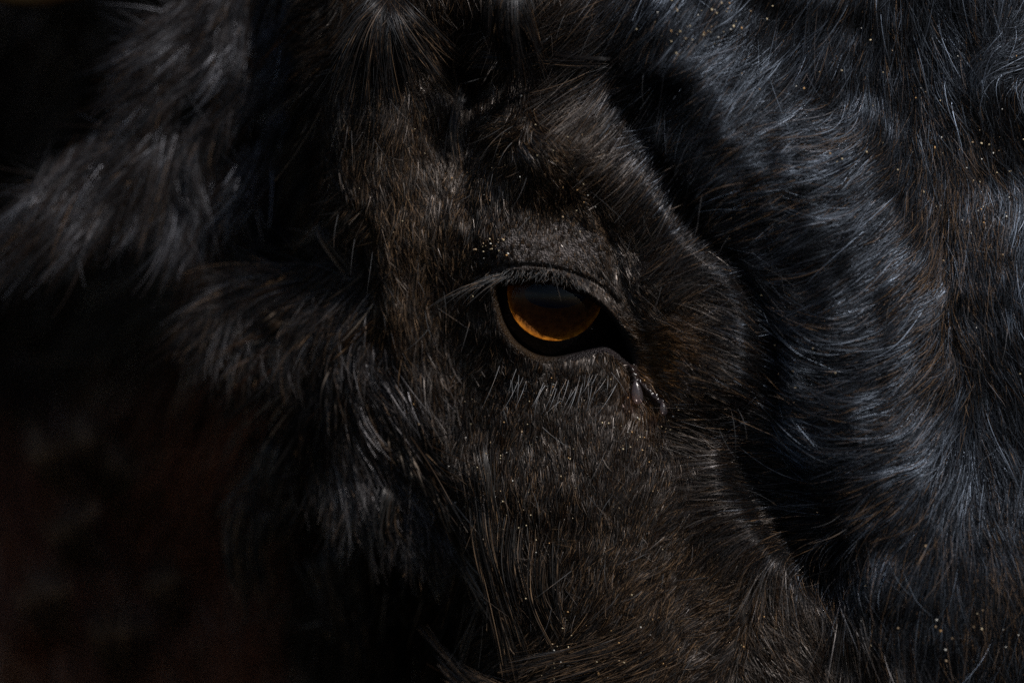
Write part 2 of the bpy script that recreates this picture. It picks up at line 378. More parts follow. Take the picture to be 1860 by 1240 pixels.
def dustmap(px, py):
    d = 0.08 + 0.07 * vnoise(px, py, 60, 5)
    for cx, cy, rx, ry, v in [(1000,290,130,80,.75),(1100,380,80,80,.45),(1250,600,110,60,.6),(1330,740,90,60,.5),(700,330,110,170,.5),(780,430,90,90,.55),
                              (870,900,90,160,.35),(1050,1000,160,120,.35),(1250,1060,170,120,.55),(1080,1190,160,60,.8),(1290,820,60,50,.6),(1720,300,70,160,.45),
                              (1780,380,70,90,.4),(1720,560,26,160,.5),(1680,900,60,60,.3),(1800,1000,50,120,.4),(1560,200,120,50,.25),(720,620,80,160,.35),(1480,340,80,40,.25)]:
        d = d + v * (1.35 if cx > 1450 else 1.1) * blob(px, py, cx, cy, rx, ry)
    d = d * (0.75 + 0.5 * vnoise(px, py, 22, 6))
    return np.clip(d, 0.02, 0.95)

BLACK = np.array([0.006, 0.0058, 0.0062]); DARKBROWN = np.array([0.018, 0.010, 0.0055]); DUST = np.array([0.31, 0.19, 0.105])

def strand_colours(N, K, dust, brown):
    u = rng.random((N, 1, 1))
    base = BLACK * (0.6 + 0.9 * rng.random((N, 1, 1)))
    col = np.where(rng.random((N, 1, 1)) < brown[:, None, None], DARKBROWN * (0.6 + 0.8 * u), base) * np.ones((1, K, 1))
    dd = dust[:, None]
    coat = (rng.random((N, 1)) < dd * 0.46) * (0.08 + 0.42 * rng.random((N, 1)) ** 1.5)          # dusty strands
    bead = (rng.random((N, K)) < dd * 0.09) * (0.3 + 0.7 * rng.random((N, K)))            # grains caught on a strand
    w = np.clip(coat + bead, 0, 1)[..., None]
    return col * (1 - w) + DUST * w

def fur(name, count, side, parent, K=6, per=14, radius=0.55, length_k=1.0, stray=0.06, keep=None, curl=0.0, lift_k=1.0):
    fld = {'face': fl, 'fore': fr, 'neck': fn}[side]
    M = count // per
    px = []; py = []
    x0, x1, y0, y1 = {'face': (540, 1680, -120, 1340), 'fore': (1020, 2010, -120, 1340), 'neck': (-150, 900, -150, 1380)}[side]
    tot = 0
    while tot < M:
        ax_ = rng.uniform(x0, x1, M); ay_ = rng.uniform(y0, y1, M)
        dc = look(DC, ax_, ay_); dl = look(DL, ax_, ay_); de = look(DE, ax_, ay_)
        if side == 'face': ok = (dc < 4) & (dl < 22) & (de > 7)
        elif side == 'fore': ok = (dc > 0)
        else: ok = (dl > 8)
        ln = fol(fld[2], ax_, ay_)
        pr = np.clip(26.0 / ln, 0.35, 2.2) / 2.2 if side == 'face' else np.ones(M)
        ok &= rng.random(M) < pr * np.where(ln < 13, .22, 1)
        if keep is not None: ok &= keep(ax_, ay_)
        px.append(ax_[ok]); py.append(ay_[ok]); tot += ok.sum()
    cx = np.concatenate(px)[:M]; cy = np.concatenate(py)[:M]
    L = fol(fld[2], cx, cy) * length_k * (0.75 + 0.5 * rng.random(M))
    lift = lift_k * fol(fld[3], cx, cy) * (0.6 + 0.8 * rng.random(M))
    # integrate the clump's centre line
    path = np.zeros((M, K, 2)); path[:, 0, 0] = cx; path[:, 0, 1] = cy
    wa = 0.75 if side == 'fore' else 1.0
    ang_n = wa * (0.30 * vnoise(cx, cy, 60, 7) + 0.22 * vnoise(cx, cy, 24, 8)) + rng.normal(0, 0.12, M)
    cur = rng.normal(0, 0.25 + curl, M)
    x = cx.copy(); y = cy.copy()
    for k in range(1, K):
        dx = fol(fld[0], x, y); dy = fol(fld[1], x, y)
        q = np.hypot(dx, dy) + 1e-6; dx /= q; dy /= q
        a_ = ang_n + cur * (k / (K - 1) - 0.3)
        ca, sa = np.cos(a_), np.sin(a_)
        x = x + (dx * ca - dy * sa) * L / (K - 1); y = y + (dx * sa + dy * ca) * L / (K - 1)
        path[:, k, 0] = x; path[:, k, 1] = y
    N = M * per
    ci = np.repeat(np.arange(M), per)
    s = np.linspace(0, 1, K)[None]
    rad = np.clip(L * 0.13, 2.2, 11)[ci]
    ox = rng.normal(0, 1, N) * rad; oy = rng.normal(0, 1, N) * rad
    tight = np.clip(rng.normal(0.55, 0.22, N), 0, 0.95)
    lk = np.clip(rng.normal(0.95, 0.18, N), 0.4, 1.4)
    rel = path[ci] - path[ci][:, :1]
    da = rng.normal(0, 0.10, N); m = rng.random(N) < stray; da[m] = rng.normal(0, 0.55, m.sum())
    ca, sa = np.cos(da)[:, None], np.sin(da)[:, None]
    rx = (rel[..., 0] * ca - rel[..., 1] * sa) * lk[:, None]; ry = (rel[..., 0] * sa + rel[..., 1] * ca) * lk[:, None]
    sh = 1 - tight[:, None] * s ** 1.3
    X = path[ci][:, :1, 0] + ox[:, None] * sh + rx; Y = path[ci][:, :1, 1] + oy[:, None] * sh + ry
    # keep roots where the skin is
    H = look(HG, X, Y)
    good = np.ones(N, bool)
    if side == 'face': good &= look(DE, X[:, 0], Y[:, 0]) > 5
    good &= np.abs(H[:, 0] - look(HG, X[:, 0] + 3, Y[:, 0])) < 60
    Lr = (L[ci] * lk)[:, None]
    Hs = np.maximum(H, H[:, :1] - 0.55 * Lr * s)
    # lift relative to the highest of neighbours: an arch that lies back at the tip
    lf = (lift[ci] * np.clip(rng.normal(1, .35, N), .2, 2.2))[:, None]
    m = rng.random(N) < stray * 0.6; lf[m] *= 1.9
    Hs = Hs + Lr * lf * (s - 0.45 * s ** 2) * 0.75 - (s == 0) * 1.5
    cgl = (rng.gamma(1.25, 1 / 1.25, M) * np.clip(1 + .5 * vnoise(cx, cy, 40, 9), .3, 2))[ci][good]
    X, Y, Hs = X[good], Y[good], Hs[good]
    N = len(X)
    pos = P(X, Y, Hs)
    rr = radius * (0.7 + 0.6 * rng.random((N, 1))) * np.array([1.0, 1, .95, .85, .65, .3, .3, .3])[np.round(np.linspace(0, 5, K)).astype(int)][None] * S
    dst = dustmap(X[:, 0], Y[:, 0])
    och = np.clip(blob(X[:, 0], Y[:, 0], 1180, 680, 40, 70) * 1.3 + .5 * blob(X[:, 0], Y[:, 0], 1250, 610, 80, 50), 0, 1) * rng.random(N) if side == 'face' else np.zeros(N)
    brown = np.clip(0.45 - 0.4 * sstep(0, 120, look(DC, X[:, 0], Y[:, 0])), 0, 1) if side != 'neck' else np.full(N, .5)
    if side == 'neck': dst = dst * 0.4; och = rng.random(N) * sstep(560, 470, X[:, 0]) * sstep(560, 760, Y[:, 0])
    wr = sstep(0, 160, look(DC, X[:, 0], Y[:, 0]))[:, None] if side != 'neck' else np.zeros((N, 1)) - .3
    gl_ = (np.array([.056, .049, .045]) * (1 - wr) + np.array([.042, .050, .064]) * wr) * cgl[:, None] * np.where(rng.random((N, 1)) < .03, 2.2, 1.0) * rng.gamma(1.6, 0.62, (N, 1))
    return curves_ob(name, pos, rr, strand_colours(N, K, dst, brown) * (1 + .0 * brown[:, None, None]) + och[:, None, None] * (np.array([.12, .052, .010]) if side != 'neck' else np.array([.30, .10, .05])), fur_m, parent, gl_)

fur('face_fur', 330000, 'face', cow, K=6, per=13, radius=.40, length_k=1.0, lift_k=.65)
fur('forehead_fur', 280000, 'fore', cow, K=9, per=28, radius=.36, length_k=1.7, curl=.05, stray=.02, lift_k=.75)
fur('neck_fur', 26000, 'neck', cow, K=7, per=16, radius=1.1)

# ------------------------------------------------------------------ long locks drawn one by one
def lock_arrays(specs, K=9):
    """each spec: points of the lock's spine (x, y, h), strands, width at root, width at tip, radius, dust"""
    allp, allr, allc = [], [], []
    for spine, N, w0, w1, rd, dust in specs:
        p = np.array(spine, float)
        cp = catmull(p, 8); seg = np.concatenate([[0], np.cumsum(np.linalg.norm(np.diff(cp[:, :2], axis=0), axis=1))])
        L = seg[-1]
        nsub = max(4, N // 9); sub = rng.integers(0, nsub, N)
        so_ = rng.uniform(-1, 1, nsub); so2 = so_ * .75 + rng.normal(0, .45, nsub); sh_ = rng.normal(0, .8, nsub)
        sl_ = np.clip(rng.normal(.85, .17, nsub), .45, 1.15); sst = rng.uniform(-.08, .45, nsub)
        a0 = rng.normal(0, 1, N); hh = sh_[sub] + rng.normal(0, .3, N)
        ln = sl_[sub] * np.clip(rng.normal(1, .08, N), .6, 1.2); st = sst[sub] + rng.uniform(-.06, .12, N)
        stray = rng.random(N) < .08; wig = rng.normal(0, 1, N) * np.where(stray, 3.5, .6) + rng.normal(0, 1, nsub)[sub]
        s = np.linspace(0, 1, K)
        t = np.clip(st[:, None] + s[None] * np.maximum(ln - st, .15)[:, None], -.08, 1.2) * L
        tc_ = np.clip(t, 0, L)
        q = np.stack([np.interp(tc_, seg, cp[:, k]) for k in range(3)], -1)
        ends = cp[-1] - cp[-3]; ends = ends / (np.linalg.norm(ends[:2]) + 1e-6)
        q = q + np.maximum(t - L, 0)[..., None] * ends
        tan = np.gradient(cp[:, :2], axis=0); tan /= np.linalg.norm(tan, axis=1)[:, None] + 1e-9
        tx = np.interp(tc_, seg, tan[:, 0]); ty = np.interp(tc_, seg, tan[:, 1])
        u = np.clip(t / L, 0, 1.2)
        wd = w0 * (1 - u) + w1 * u
        cen = so_[sub][:, None] * (1 - u) + so2[sub][:, None] * u
        off = wd * .5 * (cen + a0[:, None] * .36 * (1 - .6 * s[None])) + wig[:, None] * L * 0.035 * u ** 2
        q[..., 0] += -ty * off; q[..., 1] += tx * off
        q[..., 2] += hh[:, None] * wd * 0.35 - 22 * (1 - np.clip(u / .25, 0, 1)) ** 2
        allp.append(P(q[..., 0], q[..., 1], q[..., 2]))
        prof = np.clip(1.15 - s, .15, 1) ** .6 * np.clip(.10 + 1.7 * s, 0, 1)
        allr.append(rd * (0.7 + .6 * rng.random((N, 1))) * prof[None] * S)
        allc.append(strand_colours(N, K, np.full(N, dust), np.full(N, .25)))
    return np.concatenate(allp), np.concatenate(allr), np.concatenate(allc)

def locks(name, specs, parent, m=None, K=9, gloss=(.055, .056, .060), hk=1.0):
    specs = [([(x, y, h * hk) for x, y, h in sp[0]],) + tuple(sp[1:]) for sp in specs]
    p, r, c = lock_arrays(specs, K)
    return curves_ob(name, p, r, c, m or fur_m, parent, np.array(gloss) * rng.gamma(1.6, 1 / 1.6, (len(p), 1)))

def fan(root, dirs, N, w0, w1, rd, dust, h1=0):
    out = []
    for (ex, ey) in dirs:
        x, y, h = root
        out.append(([(x, y, h), (x + (ex - x) * .5 - (ey - y) * .04, y + (ey - y) * .42, h + 26), (ex, ey, h + h1)], N, w0, w1, rd, dust))
    return out

def feather(name, poly, ctrl, hfun, M, per, parent, gloss, radius=.9, K=9, lift=.3, wob=1.0, gap=-.25, rust=None, seed=20, dust=.04):
    """shaggy fur rooted all over a region, each clump following the local lie of the hair"""
    polys = [np.array(q, float) for q in poly]; poly = np.concatenate(polys); c = np.array(ctrl, float)
    def fl_(x, y):
        w = 1.0 / (((x[:, None] - c[:, 0]) ** 2 + (y[:, None] - c[:, 1]) ** 2) / 900.0 + .5) ** 1.6
        w /= w.sum(1, keepdims=True); v = w @ c[:, 2:5]; q = np.hypot(v[:, 0], v[:, 1]) + 1e-6
        return v[:, 0] / q, v[:, 1] / q, v[:, 2]
    lo, hi = poly.min(0), poly.max(0); X = np.empty(0); Y = np.empty(0)
    while len(X) < M:
        x = rng.uniform(lo[0], hi[0], M); y = rng.uniform(lo[1], hi[1], M)
        ok = np.any([inside(x, y, q) for q in polys], 0) & (vnoise(x, y, 46, seed) + .5 * vnoise(x, y, 20, seed + 1) > gap + rng.normal(0, .12, M))
        X = np.append(X, x[ok]); Y = np.append(Y, y[ok])
    X, Y = X[:M], Y[:M]; L = fl_(X, Y)[2] * np.clip(rng.normal(1, .28, M), .4, 1.7)
    n0 = wob * (.35 * vnoise(X, Y, 70, seed + 2) + rng.normal(0, .13, M)); cur = wob * rng.normal(0, .35, M)
    path = np.zeros((M, K, 2)); x, y = X.copy(), Y.copy(); path[:, 0, 0] = x; path[:, 0, 1] = y
    for k in range(1, K):
        dx, dy, _ = fl_(x, y); a_ = n0 + cur * (k / (K - 1) - .4); ca, sa = np.cos(a_), np.sin(a_)
        x = x + (dx * ca - dy * sa) * L / (K - 1); y = y + (dx * sa + dy * ca) * L / (K - 1)
        path[:, k, 0] = x; path[:, k, 1] = y
    N = M * per; ci = np.repeat(np.arange(M), per); t = np.linspace(0, 1, K)[None]
    rd = np.clip(L * .10, 4, 14)[ci]; ox = rng.normal(0, 1, N) * rd; oy = rng.normal(0, 1, N) * rd
    sh = 1 - np.clip(rng.normal(.7, .2, N), 0, 1)[:, None] * t ** 1.2
    lk = np.clip(rng.normal(.95, .2, N), .3, 1.4)[:, None]; da = rng.normal(0, .09, N); m = rng.random(N) < .06; da[m] = rng.normal(0, .5, m.sum())
    rel = path[ci] - path[ci][:, :1]; ca, sa = np.cos(da)[:, None], np.sin(da)[:, None]
    px = path[ci][:, :1, 0] + ox[:, None] * sh + (rel[..., 0] * ca - rel[..., 1] * sa) * lk
    py = path[ci][:, :1, 1] + oy[:, None] * sh + (rel[..., 0] * sa + rel[..., 1] * ca) * lk
    h = hfun(px, py) + (rng.normal(0, 14, M)[ci])[:, None] * t + L[ci][:, None] * lift * np.clip(rng.normal(1, .4, N), .1, 2)[:, None] * (t - .5 * t ** 2)
    rad = radius * (.6 + .7 * rng.random((N, 1))) * np.clip(1.1 - t, .12, 1) ** .7 * np.clip(.35 + 3 * t, 0, 1) * S
    g = np.array(gloss) * (rng.gamma(1.1, 1 / 1.1, M)[ci] * rng.gamma(2, .5, N))[:, None]
    col = strand_colours(N, K, np.full(N, dust), np.full(N, .35))
    if rust is not None: col = col + np.array(rust) * rng.random((N, 1, 1))
    return curves_ob(name, P(px, py, h), rad, col, fur_m, parent, g)

fl_specs = []
fl_specs += fan((705, -10, -20), [(640,110),(625,160),(660,190),(690,170),(705,200),(735,190),(765,170),(790,140),(800,100),(620,90)], 120, 30, 34, .6, .15)
fl_specs += fan((925, -40, 70), [(905,110),(925,150),(945,160),(965,150),(900,80),(985,120)], 130, 34, 30, .6, .1, -30)
fl_specs += [([(1010,60,60),(960,105,50),(880,110,20)], 60, 12, 26, .6, .1), ([(1120,110,70),(1040,108,60),(960,100,20)], 60, 14, 30, .6, .1),
             ([(850,150,-70),(826,230,-40),(834,310,-36)], 50, 26, 14, .5, .1)]
locks('forelock', fl_specs, cow, gloss=(.046, .047, .050))

# ear blade: a thick curved leaf, dark, behind its fringe
prof = catmull([(600,-90),(520,-60),(420,-40),(360,30),(300,90),(290,160),(270,235),(300,290),(380,300),(450,290),(505,240),(548,150),(590,60)], 5, True)
cxy = prof.mean(0); ring = []
for lay, (k, dh) in enumerate([(0, 14), (.45, 10), (.8, 4), (1, -12), (.8, -34), (.45, -44), (0, -48)]):
    q = cxy + (prof - cxy) * max(k, .02)
    ring.append(P(q[:, 0], q[:, 1], -375 + dh + 0 * q[:, 0]))
nr = len(prof)
ear = mesh_ob('ear', np.concatenate(ring), grid_faces(nr, len(ring), True), simple('ear_skin', (.012, .010, .010), .6, .3, (300, (.006, .005, .005))), cow)
feather('ear_fringe', [[(378,-20),(330,20),(262,85),(240,125),(270,150),(330,160),(362,140)], [(396,-50),(398,60),(430,110),(466,70),(480,-50)],
  [(505,-50),(500,60),(480,130),(505,150),(530,225),(546,190),(556,-50)], [(330,238),(250,236),(170,262),(100,310),(85,355),(150,375),(240,345),(310,300)],
  [(445,250),(425,330),(405,385),(440,380),(482,345),(490,255)], [(470,120),(410,190),(350,245),(372,255),(440,200),(485,140)], [(310,300),(335,290),(385,330),(400,410),(370,420),(325,360)]],
  [(350,60,-.85,.4,110),(250,100,-.85,.42,95),(340,150,-.8,.5,110),(400,20,-.4,.9,100),(430,70,-.05,1,110),(420,180,-.5,.85,110),(500,80,-.45,.85,100),(525,170,-.8,.5,60),
   (470,260,-.3,.95,100),(250,250,-.8,.6,150),(180,290,-.76,.65,150),(290,300,-.35,.92,130),(355,330,.1,1,110),(120,340,-.7,.72,140),(430,340,-.35,.93,90)],
  lambda x, y: np.interp(x, [0, 350, 560], [-345, -335, -290]) + 14 * vnoise(x, y, 120, 41), 950, 28, ear, (.052, .053, .060), radius=.75, gap=-.1, wob=.6, seed=20)
feather('cheek_beard', [[(610,475),(540,500),(460,515),(450,540),(490,570),(570,600),(565,690),(580,780),(640,860),(720,930),(810,940),(835,880),(800,790),(765,690),(770,600),(700,470),(650,440)]],
  [(620,490,-.93,.3,130),(520,520,-.97,.2,130),(630,560,-.8,.5,120),(560,600,-.75,.6,110),(650,640,-.25,.97,130),(620,700,.0,1,130),(700,700,.3,.95,130),(760,760,.35,.93,120),
   (720,600,.1,1,100),(770,560,.1,1,90),(680,850,.3,.95,100),(800,860,.4,.9,100),(560,720,-.2,.95,120),(600,430,.4,.85,80)],
  lambda x, y: np.interp(x, [400, 560, 660, 780, 840], [-310, -215, -150, -110, -95]) - 60 * sstep(680, 900, y), 1500, 22, cow, (.068, .064, .066), radius=.75, gap=.02, seed=30, dust=.12)
beard_specs = [
 ([(590,395,-260),(600,430,-240),(665,490,-250)], 90, 30, 50, .9, .2),
 ([(600,750,-640),(590,850,-640),(610,950,-660)], 240, 90, 90, 1.3, .4), ([(540,800,-640),(500,900,-640),(470,960,-660)], 220, 110, 100, 1.4, .5),
 ([(480,900,-660),(450,980,-660),(460,1090,-680)], 200, 80, 50, 1.4, .5), ([(600,980,-640),(620,1080,-640),(640,1180,-660)], 200, 100, 80, 1.4, .5),
 ([(720,880,-230),(700,960,-240),(720,1010,-260)], 120, 40, 50, 1.1, .2), ([(860,800,-70),(875,900,-50),(890,1000,-80)], 260, 50, 40, .8, .4),
 ([(880,880,-60),(890,1000,-50),(945,1190,-80)], 340, 40, 34, .8, .3), ([(930,900,-40),(920,1020,-30),(960,1140,-60)], 240, 44, 40, .8, .3),
 ([(985,960,-10),(980,1080,0),(1035,1190,-30)], 200, 30, 20, .75, .3), ([(1010,960,0),(1010,1080,6),(1040,1180,-20)], 160, 30, 16, .7, .3),
 ([(860,1010,-130),(868,1090,-130),(838,1180,-150)], 26, 10, 8, .9, .6), ([(830,900,-150),(850,1000,-150),(870,1060,-150)], 60, 24, 16, .9, .4),
 ([(940,1300,-190),(855,1245,-180),(785,1172,-230)], 60, 40, 22, .7, 1.6), ([(1000,1300,-130),(910,1255,-120),(830,1215,-180)], 60, 44, 26, .7, 1.4),
 ([(1200,1120,30),(1100,1180,30),(960,1225,-20)], 120, 80, 60, .55, .8), ([(1230,1160,30),(1120,1210,30),(980,1250,-10)], 120, 80, 60, .55, .8)]
locks('jaw_lock', beard_specs, cow, gloss=(.066, .062, .060), hk=.62)
neck_specs = []
for (x0, y0, x1, y1, N, w) in [(60,760,130,900,160,60),(140,740,190,880,140,60),(250,790,200,920,200,90),(330,800,240,940,160,80),(110,900,180,1020,200,90),(290,1000,340,1130,160,70),
                               (60,1020,110,1160,160,90),(210,1080,240,1240,160,90),(400,930,400,1010,60,60),(430,760,450,900,90,70)]:
    neck_specs.append(([(x0, y0, -1000), ((x0 + x1) / 2 - 10, (y0 + y1) / 2, -960), (x1, y1, -1000)], N, w, w * .8, 1.6, .9))
locks('neck_lock', neck_specs, cow, gloss=(.12, .075, .05))

# ------------------------------------------------------------------ eye
EC = np.array([1012.0, 541.0, -124.0]); ER = 135.0
tilt = R(5); yaw = R(-2)
A = np.array([math.sin(yaw) * math.cos(tilt), -math.sin(tilt), math.cos(yaw) * math.cos(tilt)])   # optical axis in (right, down, viewer)
U_ = np.cross(np.array([0, 1.0, 0]), A); U_ /= np.linalg.norm(U_); W_ = np.cross(A, U_)
def eye_pt(a, u, w):
    q = EC + np.multiply.outer(a, A) + np.multiply.outer(u, U_) + np.multiply.outer(w, W_)
    return P(q[..., 0], q[..., 1], q[..., 2])
IR = 87.0; th0 = math.asin(IR / ER); AP = ER * math.cos(th0)
ph = np.linspace(0, 2 * math.pi, 128, endpoint=False)
rows = []
for th in np.linspace(th0, math.pi - .02, 40):
    rows.append(eye_pt(np.full(128, ER * math.cos(th)), ER * math.sin(th) * np.cos(ph), ER * math.sin(th) * np.sin(ph)))
eyeball = mesh_ob('eyeball', np.concatenate(rows), grid_faces(128, 40, True), simple('dark_sclera', (.010, .007, .007), .12, .5, (260, (.004, .003, .004))), cow)
face_out(eyeball)
# iris: a shallow dish, rim forward
rows = []; k = np.linspace(0, 1, 40)
pupil_r = 1 / np.sqrt((np.cos(ph) / 56) ** 2 + (np.sin(ph) / 26) ** 2)
for t in k:
    rr = IR * (1 - t) + pupil_r * t
    fib = 1.1 * np.sin(ph * 46 + 3 * np.sin(ph * 5) + 7 * t) * math.sin(math.pi * min(t * 1.2, 1)) * .8
    dep = 22 * (1 - (rr / IR) ** 5) + fib
    rows.append(eye_pt(AP - 1 - dep, rr * np.cos(ph), rr * np.sin(ph)))
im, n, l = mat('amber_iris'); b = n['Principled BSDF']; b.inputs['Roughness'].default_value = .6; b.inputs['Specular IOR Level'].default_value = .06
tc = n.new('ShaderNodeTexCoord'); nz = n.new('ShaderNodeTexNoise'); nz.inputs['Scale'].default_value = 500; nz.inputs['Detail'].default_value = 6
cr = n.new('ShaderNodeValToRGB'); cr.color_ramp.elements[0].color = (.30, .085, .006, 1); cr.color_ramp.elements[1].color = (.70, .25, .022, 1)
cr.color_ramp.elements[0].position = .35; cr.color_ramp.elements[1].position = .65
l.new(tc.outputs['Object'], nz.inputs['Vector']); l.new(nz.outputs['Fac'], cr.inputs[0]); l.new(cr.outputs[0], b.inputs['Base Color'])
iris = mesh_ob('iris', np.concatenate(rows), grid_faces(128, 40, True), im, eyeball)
# caustic sunlight painted into the iris colour: bright amber rim, shaded towards the pupil
pg = iris.data.color_attributes.new('rim_caustic', 'FLOAT_COLOR', 'POINT')
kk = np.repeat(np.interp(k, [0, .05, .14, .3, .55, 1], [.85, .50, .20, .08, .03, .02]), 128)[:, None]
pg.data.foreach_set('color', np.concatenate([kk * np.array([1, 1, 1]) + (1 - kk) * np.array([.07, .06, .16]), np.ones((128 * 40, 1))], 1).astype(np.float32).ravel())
an = n.new('ShaderNodeAttribute'); an.attribute_name = 'rim_caustic'; mm = n.new('ShaderNodeMixRGB'); mm.blend_type = 'MULTIPLY'; mm.inputs[0].default_value = 1
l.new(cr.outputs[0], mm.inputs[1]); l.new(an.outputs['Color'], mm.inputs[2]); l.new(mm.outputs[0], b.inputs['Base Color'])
rows = [eye_pt(np.full(128, AP - 28 - 30 * (1 - t)), pupil_r * 1.3 * t * np.cos(ph), pupil_r * 1.3 * t * np.sin(ph)) for t in (1, .6, .3, .02)]
mesh_ob('pupil', np.concatenate(rows), grid_faces(128, 4, True), simple('pupil_sky_tint', (.004, .008, .035), .3, .2), eyeball)  # sky reflection painted into the pupil as a dark blue tint
# cornea: clear dome
cm, n, l = mat('clear_cornea'); n.remove(n['Principled BSDF'])
tr = n.new('ShaderNodeBsdfTransparent'); gl = n.new('ShaderNodeBsdfGlossy'); gl.inputs['Roughness'].default_value = .015
frn = film(n, l, .02); ms = n.new('ShaderNodeMixShader')
l.new(frn.outputs[0], ms.inputs[0]); l.new(tr.outputs[0], ms.inputs[1]); l.new(gl.outputs[0], ms.inputs[2]); l.new(ms.outputs[0], n['Material Output'].inputs['Surface'])
rows = []; CH = 28.0; CR = (IR ** 2 + CH ** 2) / (2 * CH); cth = math.asin((IR + 1) / CR)
for th in np.linspace(cth, .004, 24):
    rows.append(eye_pt(np.full(128, AP + CH - CR + CR * math.cos(th)), CR * math.sin(th) * np.cos(ph), CR * math.sin(th) * np.sin(ph)))
face_out(mesh_ob('cornea', np.concatenate(rows), grid_faces(128, 24, True), cm, eyeball), eye_pt(np.array(0.), np.array(0.), np.array(0.)))

# ------------------------------------------------------------------ lashes
def hairs(name, lines, rd, col, m, parent, K=8, gl=.05):
    pos, rad, cl = [], [], []
    s = np.linspace(0, 1, K)
    for (a_, b_, c_) in lines:           # start, middle, end
        a_, b_, c_ = map(np.array, (a_, b_, c_))
        q = ((1 - s) ** 2)[:, None] * a_ + (2 * s * (1 - s))[:, None] * b_ + (s ** 2)[:, None] * c_
        pos.append(P(q[:, 0], q[:, 1], q[:, 2])); rad.append(rd * rng.uniform(.75, 1.2) * np.clip(1.1 - s, .15, 1) ** .7 * S)
        bead = (rng.random(K) < .12)[:, None] * .5
        cl.append(np.array(col) * rng.uniform(.6, 1.4) * (1 - bead) + DUST * bead)
    return curves_ob(name, np.array(pos), np.array(rad), np.array(cl), m, parent, np.array([.95, 1, 1.08]) * gl * rng.uniform(.4, 1.6, (len(lines), 1)))

lines = []
for i in range(26):                       # outer corner sweep
    x = rng.uniform(872, 935); y = np.interp(x, [872, 900, 935], [516, 502, 496]) + rng.uniform(-5, 8)
    ex = x - rng.uniform(45, 112); ey = y + rng.uniform(14, 40) + (x - ex) * .22
    lines.append(((x, y, 14), ((x + ex) / 2, y + (ey - y) * .28 - 4, 34), (ex, ey, 26)))
for i in range(300):                      # short hairs of the band under the fold
    t = rng.random(); x = 880 + 260 * t; yf = np.interp(x, FOLD[:, 0], FOLD[:, 1]) + rng.uniform(4, 22)
    d = rng.normal(0, .35) + (.25 if x > 1000 else -.35); ln = rng.uniform(8, 20)
    h0 = float(look(HG, x, yf)) if yf < 520 else 8
    h0 = max(h0, 2)
    lines.append(((x, yf, h0 - 1), (x + d * ln * .5, yf + ln * .45, h0 + 8), (x + d * ln * 1.1, yf + ln * .8, h0 + 7)))
hairs('upper_eyelash', lines, .34, (.016, .014, .012), lash_m, cow, gl=.08)
lines = []
for i in range(36):
    t = rng.random(); x = 928 + 195 * t
    y = np.interp(x, [928, 960, 1000, 1060, 1100, 1125], [672, 690, 692, 684, 676, 688]) + rng.uniform(-5, 22)
    h0 = float(look(HG, x, y)); ln = rng.uniform(14, 66); sl_ = np.interp(x, [928, 1000, 1125], [-.18, -.22, -.45]) + rng.normal(0, .2)
    lines.append(((x, y, h0), (x + sl_ * ln * .35, y + ln * .5, h0 + 26), (x + sl_ * ln, y + ln, h0 + 24)))
lines += [((908,662,-20),(896,700,-2),(876,740,-10)), ((1110,676,16),(1130,698,34),(1144,726,20)), ((938,670,4),(928,694,24),(923,716,20)), ((990,700,10),(968,730,30),(972,765,20)),
          ((1018,728,10),(1000,742,26),(988,755,20)), ((985,775,10),(1010,800,20),(1045,819,16))]
hairs('lower_eyelash', lines, .36, (.08, .075, .075), lash_m, cow, gl=.2)
lines = []
for i in range(260):                      # stray guard hairs
    x = rng.uniform(580, 1860); y = rng.uniform(0, 1240)
    if float(look(DE, x, y)) < 30 or float(look(DL, x, y)) > 0: continue
    fd = fl if float(look(DC, x, y)) < 0 else fr
    an = math.atan2(float(fol(fd[1], x, y)), float(fol(fd[0], x, y))) + rng.normal(0, .5); ln = rng.uniform(30, 95)
    h0 = float(look(HG, x, y)); bend = rng.normal(0, .25)
    lines.append(((x, y, h0), (x + math.cos(an) * ln * .5, y + math.sin(an) * ln * .5, h0 + ln * .45), (x + math.cos(an + bend) * ln, y + math.sin(an + bend) * ln, h0 + ln * .35)))
hairs('guard_hair', lines, .38, (.05, .047, .047), lash_m, cow)

# ------------------------------------------------------------------ horn dipping into the top left corner, behind the ear
hp = catmull([(420,-330,-480),(300,-190,-490),(180,-80,-500),(60,-34,-510),(-60,-52,-510),(-180,-150,-500)], 8); ringv = []
for i, q in enumerate(hp):
    t = i / (len(hp) - 1); rr = 78 * (1 - t) ** .7 + 6
    dxy = hp[min(i + 1, len(hp) - 1)] - hp[max(i - 1, 0)]; dxy /= np.linalg.norm(dxy)
    e1 = np.cross(dxy, [0, 0, 1.0]); e1 /= np.linalg.norm(e1); e2 = np.cross(dxy, e1)
    a_ = np.linspace(0, 2 * math.pi, 28, endpoint=False)
    rr = rr * (1 + .02 * math.sin(i * 1.7))
    pts = q + rr * (np.multiply.outer(np.cos(a_), e1) + np.multiply.outer(np.sin(a_), e2))
    ringv.append(P(pts[:, 0], pts[:, 1], pts[:, 2]))
mesh_ob('horn', np.concatenate(ringv), grid_faces(28, len(hp), True), simple('horn_keratin', (.30, .19, .09), .45, .5, (90, (.20, .11, .05))), cow)

